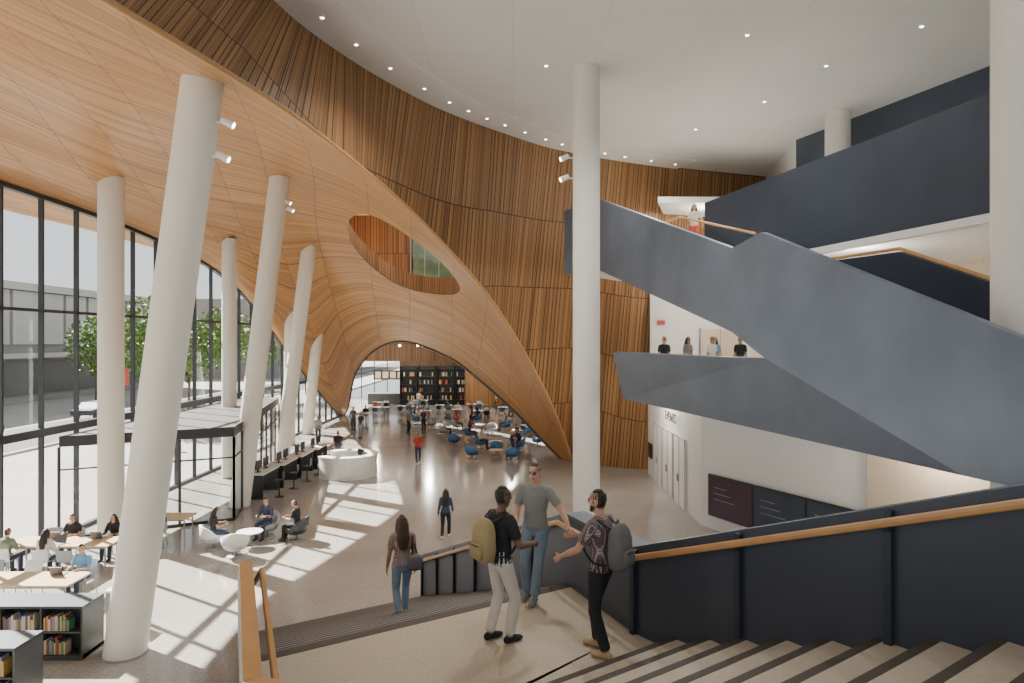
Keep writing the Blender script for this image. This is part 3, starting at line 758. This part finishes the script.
def backpack(x,y,z,face,H,mt,zc=1.2,yb=-.235,name='backpack',sc=1):
    mb=MB()
    mb.tube([(0,yb,zc-.235*sc),(0,yb,zc-.21*sc),(0,yb,zc-.1),(0,yb,zc+.08),(0,yb+.01,zc+.17*sc),(0,yb+.02,zc+.225*sc),(0,yb+.03,zc+.245*sc)],[(.10,.06),(.14,.09),(.155,.105),(.15,.10),(.13,.085),(.09,.06),(.04,.03)],mt,n=24,ref=V((0,1,0)),sq=3.2)
    mb.tube([(0,yb-.09,zc-.19),(0,yb-.10,zc-.17),(0,yb-.10,zc-.04),(0,yb-.09,zc-.01)],[(.07,.02),(.11,.04),(.11,.04),(.08,.02)],mt,n=20,ref=V((0,1,0)),sq=3.2)
    mb.tube([(-.1,yb-.145,zc-.03),(.1,yb-.145,zc-.03)],.006,BLACK,n=6)
    mb.tube([(-.03,yb+.03,zc+.24),(0,yb+.03,zc+.29),(.03,yb+.03,zc+.24)],.008,BLACK,n=6)
    for sg in(1,-1):
        P=[(sg*.08,yb+.06,zc+.2),(sg*.10,-.09,1.44),(sg*.11,-.01,1.475),(sg*.115,.10,1.42),(sg*.13,.145,1.30),(sg*.155,.12,1.15),(sg*.17,.0,1.03),(sg*.14,yb+.08,zc-.18)]
        PP=[ev([V(p) for p in P],i/6) for i in range(0,43)]
        mb.tube(PP,[(.008,.022)]*len(PP),BLACK,n=8,ref=V((1,0,0)))
    mb.obj(name,smooth=True,mat=place(x,y,z,face,H/1.78))

bpTan=cloth('canvas_tan',(.40,.31,.15)); bpGrey=cloth('canvas_grey',(.15,.15,.15))
human('man',-.13,7.75,LZ,(.80,.60),1.76,pelvis=(0,-.01,.945),lean=(0,.04),head=(-.05,-.02),hands=[(.22,.30,1.12),(-.27,.05,.82)],feet=[(.10,.05,.085),(-.11,-.08,.085)],fit=dict(skin=skinB,shirt=cBlack,pants=cWhite,shoes=cBlack),vox=.0085)
backpack(-.13,7.75,LZ,(.80,.60),1.76,bpTan)
human('man',.33,9.05,LZ,(-.30,-.95),1.80,pelvis=(.02,0,.95),lean=(-.02,.02),head=(-.05,-.12),hands=[(.20,.26,1.05),(-.48,.24,1.04)],feet=[(.13,.02,.085),(-.02,.20,.085)],fit=dict(skin=skinA,shirt=cGrey,pants=cJean,shoes=cGrey,hair=hairB,glasses=True),vox=.0085,poleR=[(.6,-1,-.4),(-.4,-1,-.5)],twist=-.1)
human('man',.97,7.45,LZ,(-.80,.60),1.78,pelvis=(0,0,.95),lean=(0,.03),head=(.1,-.02),hands=[(.20,.42,1.18),(-.24,.36,1.05)],feet=[(.10,.10,.085),(-.10,-.12,.085)],fit=dict(skin=skinA,shirt=cPlaid,pants=cBlack,shoes=cTan,sleeve='short',beard=True,glasses=True),vox=.0085)
backpack(.97,7.45,LZ,(-.80,.60),1.78,bpGrey)
def stairz(p): 
    q=(V(p)-A).dot(Nn); return LZ-RH*(int(q/RD)+1) if q>0 else LZ
wp=(-1.78,11.1)
human('woman',wp[0],wp[1],stairz(wp),(-.35,.94),1.68,pelvis=(0,0,.93),lean=(0,.05),head=(.1,-.05),hands=[(.24,.05,.82),(-.26,.10,.80)],feet=[(.07,.14,.085),(-.08,-.14,.10)],fit=dict(skin=skinC,shirt=cPrint,pants=cJeanL,shoes=cWhite,hair=hairB,long=True,sleeve='short'),vox=.011,female=True,tilt=[0,.3])
mb=MB(); mb.tube([(.2,-.14,.86),(.2,-.15,.9),(.2,-.15,1.08),(.2,-.14,1.12)],[(.10,.04),(.13,.07),(.12,.06),(.09,.03)],bpGrey,n=18,ref=V((0,1,0)),sq=3)
mb.tube([(.13,-.14,1.1),(.17,-.06,1.42),(.17,.03,1.44),(.24,-.10,1.12)],.012,BLACK,n=8); mb.obj('shoulder_bag',smooth=True,mat=place(wp[0],wp[1],stairz(wp),(-.35,.94),.93))
human('woman',-2.2,22.6,0,(.1,1),1.64,pelvis=(0,0,.93),lean=(0,.04),hands=[(.22,.18,.95),(-.24,-.12,.86)],feet=[(.08,.22,.085),(-.08,-.24,.11)],fit=dict(skin=skinC,shirt=cNavy,pants=cBlack,long=True,sleeve='long',shoes=cWhite),female=True,tilt=[0,.4])
human('man',-5.0,36.3,0,(.2,-1),1.72,pelvis=(0,0,.93),hands=[(.22,.15,.95),(-.25,-.1,.86)],feet=[(.08,.2,.085),(-.08,-.22,.11)],fit=dict(shirt=cRed,pants=cNavy,skin=skinC,shoes=cWhite),vox=.02,tilt=[0,.4])
SIT=dict(pelvis=(0,-.05,.565),lean=(0,.12),hands=[(.17,.32,.80),(-.17,.32,.80)],feet=[(.12,.42,.085),(-.12,.40,.085)],head=(0,-.3),kp=[(0.1,1,1),(-.1,1,1)])
cl=[cBlack,cGrey,cNavy,cBlue,cWhite,cGreen,cBlack,cTan,cNavy,cGrey]
def sitter(x,y,face,shirt,fem=False,ch='chair',mt=CHWHITE,hair=hairD,skin=skinA,pants=cNavy,vox=.018):
    human('seated_woman' if fem else 'seated_man',x,y,0,face,1.70,fit=dict(shirt=shirt,long=fem,hair=hair,skin=skin,pants=pants,sleeve=random.choice(['long','short'])),female=fem,vox=vox,**SIT)
    if ch=='chair': chair(x,y,face,mt)
    elif ch=='lounge': lounge(x,y,face,mt)
table(-12.9,19.7,3.0,1.0); table(-12.0,16.6,3.0,1.0)
for (x,y,f,c,fe) in((-14.0,18.9,(0,1),cGreen,False),(-13.2,20.55,(0,-1),cBlack,False),(-12.9,18.85,(.0,1),cWhite,True),(-12.0,20.6,(-.1,-1),cBlack,True),(-11.0,17.5,(-.1,-1),cBlue,False),(-11.2,21.6,(.2,-1),cNavy,False)):
    sitter(x,y,f,c,fe)
table(-11.3,22.6,1.4,.8)
for x,y,f in((-12.2,18.8,(0,1)),(-13.4,17.5,(0,-1)),(-12.4,17.5,(0,-1)),(-12.8,15.7,(0,1)),(-11.6,15.7,(0,1)),(-13.9,20.6,(0,-1))): chair(x,y,f,random.choice([CHWHITE,GREYCH]))
laptop(-13.3,20.0,.745,(0,-1)); laptop(-12.9,19.4,.745,(0,1)); laptop(-12.1,20.0,.745,(0,-1)); laptop(-11.2,16.9,.745,(0,-1))
sitter(-9.35,21.4,(.8,.5),cBlack,True,'lounge',CHWHITE,skin=skinC)
lounge(-8.35,20.6,(-.3,1),CHWHITE); sitter(-8.15,22.7,(-.3,-1),cNavy,False,'lounge',GREYCH)
sitter(-7.05,22.3,(-1,.1),cBlack,False,'lounge',DKGREY,pants=cBlack); roundtable(-8.3,21.6)
mb=MB()
for i in range(4):
    y=29+2.2*i; x=-10.6+.12*i
    mb.box((x,y,1.02),(.8,1.9,.05),CHWHITE)
    mb.box((x,y-.9,.5),(.7,.06,1.0),BLACK); mb.box((x,y+.9,.5),(.7,.06,1.0),BLACK)
    for j in(-.5,.4): mb.box((x,y+j,1.35),(.05,.55,.36),BLACK); mb.box((x,y+j,1.1),(.05,.08,.2),BLACK); mb.box((x,y+j,1.06),(.2,.2,.02),BLACK)
mb.obj('computer_bench')
for i in range(5):
    mb=MB(); x=-9.75+.1*i;y=28.6+1.6*i
    mb.tube([(0,0,.68),(0,0,.72)],.18,BLACK,n=18); mb.tube([(0,0,.02),(0,0,.68)],.025,BLACK,n=8); mb.tube([(0,0,0),(0,0,.02)],.2,BLACK,n=18); mb.box((0,-.17,.9),(.3,.03,.3),BLACK)
    mb.obj('bar_stool',mat=place(x,y,0,(-1,0)))
for (x,y,f,mt,oc) in((-1.9,41.5,(1,-.3),BLUECH,cWhite),(-.9,39.5,(0,1),BLUECH,None),(0,37.2,(-.5,1),BLUECH,cGrey),(.3,43.5,(-1,0),BLUECH,cBlack),(-2.2,37.8,(.6,.8),BLUECH,None),(.4,40.6,(-1,.2),BLUECH,cBlack),(-2.8,45.5,(1,0),BLUECH,cBlack),(-1.4,47.5,(0,-1),GREYCH,None),(-4,50,(1,0),GREYCH,cRed),(-.5,50,(-1,0),BLUECH,cGrey),
  (-3.6,42.5,(.3,1),BLUECH,None),(-4.6,46.8,(.8,.4),GREYCH,cWhite),(1.0,47,(-1,0),BLUECH,cWhite),(1.6,42.5,(-1,0),BLUECH,None),(-6.0,51,(0,1),GREYCH,None),(1.2,52,(-1,-.4),GREYCH,cBlack),(-7.5,54,(1,0),BLUECH,cTan),(-2.8,54.5,(-1,0),BLUECH,cNavy)):
    if oc: sitter(x,y,f,oc,random.random()<.4,'lounge',mt,vox=.024)
    else: lounge(x,y,f,mt)
for x,y in((-1.0,41.4),(-.9,38.3),(-1.6,46),(-2.3,50),(.4,46.9),(-3.6,44),(-5,48)): roundtable(x,y,.45)
for i,(x,y) in enumerate(((-7.5,57),(-5,58),(-2.5,57),(-9.5,61),(-6.2,62),(-3.4,63),(-.5,60),(-11.5,60),(-12.3,55),(1.5,57),(2,63),(-12.5,65),(-9,67))):
    table(x,y,1.5,.8,top=CHWHITE)
    for f,dx,dy in(((0,1),-.35,-.75),((0,-1),.35,.75),((0,1),.4,-.75)):
        c=random.random()
        if c<.5 and i<10: sitter(x+dx,y+dy,f,random.choice(cl),False,'chair',random.choice([BLACK,GREYCH,BLUECH]),vox=.03)
        else: chair(x+dx,y+dy,f,random.choice([REDM,GREYCH,BLACK,BLUECH]))
for x,y,c in((-10.2,46,cBlack),(-12.5,44,cGrey),(-9.0,66,cWhite),(-1.5,66,cTan),(-6.3,48.5,cNavy),(-7.3,47.9,cGrey),(-3.2,54,cBlack),(-11.6,50,cNavy),(-9.3,36.5,cBlack)):
    human('man',x,y,0,(random.uniform(-1,1),random.uniform(-1,1)),1.74,fit=dict(shirt=c,pants=random.choice([cJean,cBlack])),vox=.026)
mb=MB(); mb.box((-7.75,70.3,2),(7.6,.06,4.0),BLACK)
for i in range(4):
    x=-10.6+1.9*i
    for z in(.5,1.3,2.1,2.9,3.7): mb.box((x,70,z),(1.7,.5,.06),BLACK)
    for sx in(-.85,.85): mb.box((x+sx,70,2),(.06,.5,4.0),BLACK)
    for z in(.55,1.35,2.15,2.95):
        xx=x-.7
        while xx<x+.65:
            t=random.uniform(.08,.2)
            if random.random()<.4: mb.box((xx,70,z+.2),(t*.8,.3,.4),random.choice(bookm))
            xx+=t
mb.obj('display_shelving')
mb=MB(); mb.box((-13.2,71,.55),(3.4,.9,1.1),DKGREY); mb.box((-13.2,71,1.13),(3.6,1.0,.06),WHITE); mb.box((-13.2,73.5,2.9),(3.4,.1,1.0),BLACK)
for i in range(4): mb.box((-14.4+.8*i,73.4,2.9),(.6,.04,.7),WARM)
mb.obj('cafe_counter')
mb=MB()
for i in range(12):
    x=-12+1.3*i; y=62+ (i%3)*3
    mb.tube([(x,y,6.2),(x,y,7.4)],.015,BLACK,n=6); mb.tube([(x,y,6.0),(x,y,6.06),(x,y,6.16),(x,y,6.22)],[.05,.12,.12,.05],LAMP,n=12)
mb.obj('pendant_lights')
for x,y,c,fe in((5.75,25.8,cBlack,False),(6.75,26.2,cGrey,True),(7.5,25.6,cWhite,False),(7.85,26.4,cBlue,True),(8.7,26,cBlack,False)):
    human('woman' if fe else 'man',x,y,4.9,(random.uniform(-1,1),-.6),1.78,fit=dict(shirt=c,long=fe,skin=random.choice([skinA,skinC])),vox=.018,female=fe)
human('woman',6.75,25.3,9.9,(-.4,-1),1.7,fit=dict(shirt=cWhite,pants=cRed,hair=hairB,long=True,sleeve='short'),vox=.016,female=True,hands=[(.1,.24,1.15),(-.32,.1,.95)])
human('man',9.6,17.4,9.9,(-1,-.35),1.74,lean=(0,.55),pelvis=(0,-.12,.93),head=(0,-.5),fit=dict(shirt=cGrey,pants=cBlack,sleeve='long'),vox=.018,hands=[(.3,.42,1.28),(-.3,.42,1.28)])
def spot(x,y,z,dx,dy):
    mb=MB(); mb.tube([(0,0,0),(dx*.2,dy*.2,0)],.02,WHITE,n=8); c=V((dx*.25,dy*.25,0)); d=V((dx,dy,-.5)).normalized(); mb.tube([c-d*.12,c+d*.14],[.07,.085],WHITE,n=14); mb.tube([c+d*.141,c+d*.15],.06,LAMP,n=12)
    mb.obj('spotlight',mat=Matrix.Translation((x,y,z)))
spot(1.8,20.1,11.9,-1,-.2); spot(1.8,20.1,11.3,-1,-.2); spot(-6.1,14.0,11.0,1,0.1); spot(-6.2,14.0,10.3,1,.1); spot(-9.0,26.9,11.7,1,0); spot(-9.1,26.9,12.0,1,0)

# ------------------------------------------------------------------ outside
mb=MB()
mb.box((-62,60,6.2),(20,80,12.4),CONCD)
for i in range(19):
    mb.box((-51.8,22+4.2*i,9.0),(.5,3.7,5.6),CONC)
mb.box((-51.95,60,2.6),(.2,78,3.6),DKGREY); mb.box((-51.6,60,12.3),(.9,80.5,.8),CONC); mb.box((-51.5,60,5.0),(1.4,80,.5),CONC)
mb.obj('neighbouring_building')
mb=MB(); mb.box((-62,150,7),(40,60,14),CONCD)
for i in range(12):
    for j in range(3): mb.box((-41.9,124+4.6*i,3+4*j),(.1,2.6,2),DKGREY)
mb.obj('campus_building')
def tree(x,y,h,r):
    mb=MB(); mb.tube([(0,0,0),(.05,0,h*.35),(0,.05,h*.6)],[.16,.11,.06],BARK,n=10)
    for i in range(6):
        a=i*1.05; mb.tube([(0,0,h*.4),(math.cos(a)*r*.6,math.sin(a)*r*.6,h*.7)],[.06,.02],BARK,n=6)
    vs=[];fs=[]
    for i in range(1300):
        t=random.uniform(0,6.28);u=random.uniform(-1,1);q=random.random()**.4
        c=V((math.cos(t)*math.sqrt(1-u*u)*r*q,math.sin(t)*math.sqrt(1-u*u)*r*q,h*.68+u*h*.32*q))
        a=V((random.uniform(-1,1),random.uniform(-1,1),random.uniform(-1,1))).normalized()*.2; b=a.cross(V((random.random(),random.random(),1))).normalized()*.16
        o=len(vs); vs+=[c-a,c+b,c+a,c-b]; fs.append((o,o+1,o+2,o+3))
    mb.add(vs,fs,LEAF); mb.obj('street_tree',mat=place(x,y))
for x,y,h,r in((-27.5,51,10,2.6),(-27,57,8.5,2.4),(-27.5,65,10,2.7),(-27,74,10,2.7),(-27.5,86,11,3),(-39,64,9,2.6),(-39,72,9,3),(-39,80,10,3),(-39,92,10,3.2)): tree(x,y,h,r)
for y in(44,60,76):
    mb=MB(); mb.tube([(0,0,0),(0,0,5.5)],.07,DKGREY,n=10); mb.tube([(0,0,5.5),(0,0,5.9)],[.18,.12],DKGREY,n=12); mb.box((.35,0,4.2),(.5,.03,1.1),REDM); mb.obj('street_lamp',mat=place(-25.3,y))
for y0,L_ in((44,4.4),(58,4.6)):
    mb=MB(); x=-35.2
    prof=[(-L_/2,.45),(-L_/2,.85),(-L_/2+.9,.95),(-L_/2+1.5,1.4),(L_/2-1.0,1.42),(L_/2-.3,.98),(L_/2,.85),(L_/2,.4)]
    n0=len(prof); vs=[(x+sx,y0+a,b) for sx in(-.85,.85) for a,b in prof]
    mb.add(vs,[list(range(n0)),list(range(n0,2*n0))[::-1]]+[(i,n0+i,n0+(i+1)%n0,(i+1)%n0) for i in range(n0)],NAVY)
    for sx in(-.8,.8):
        for a in(-L_/2+.8,L_/2-.8): mb.tube([(x+sx-.1,y0+a,.36),(x+sx+.1,y0+a,.36)],.33,BLACK,n=20)
    mb.obj('car')

# ------------------------------------------------------------------ light
w_=bpy.data.worlds.new('w'); SC.world=w_; w_.use_nodes=True; nt=w_.node_tree; bg=nt.nodes['Background']
sky=nt.nodes.new('ShaderNodeTexSky'); sky.sky_type='HOSEK_WILKIE'; sky.turbidity=4; sky.sun_direction=V((-.65,.5,.7)).normalized()
mxn=mixc(nt,.75,sky.outputs[0],(.95,.97,1.0)); nt.links.new(mxn,bg.inputs[0]); bg.inputs[1].default_value=1.6
L=bpy.data.lights.new('sun','SUN'); L.energy=38; L.angle=.009; L.color=(1,.93,.82); o=bpy.data.objects.new('sun',L); COL.objects.link(o)
o.rotation_euler=V((.85,-.55,-.80)).to_track_quat('-Z','Y').to_euler()
for x,y in((1,14),(5,17),(3,22),(8,22),(-2,18),(6,27)):
    L=bpy.data.lights.new('ceiling_spot','SPOT'); L.energy=1500; L.spot_size=2.4; L.spot_blend=1; L.shadow_soft_size=.4; L.color=(1,.95,.88)
    o=bpy.data.objects.new('ceiling_spot',L); COL.objects.link(o); o.location=(x,y,14.4)
for x,y,z,p in((10,20,8.6,260),(9,29,8.8,320),(10,16,4.2,260),(5.5,29,4.2,260),(8.5,30,12,160),(-5,40,14,500),(-8,66,7,900),(-14,70,6,700),(0,60,6.5,700)):  # added point fills without fixtures, brightening the rooms and far hall
    L=bpy.data.lights.new('room_fill','POINT'); L.energy=p; L.shadow_soft_size=.3; L.color=(1,.91,.8)
    o=bpy.data.objects.new('room_fill',L); COL.objects.link(o); o.location=(x,y,z)

cam=bpy.data.cameras.new('camera'); cam.lens=24; cam.sensor_width=36; cam.clip_end=500; co=bpy.data.objects.new('camera',cam); COL.objects.link(co)
co.location=(0,0,6.5); co.rotation_euler=(math.pi/2,0,0); SC.camera=co
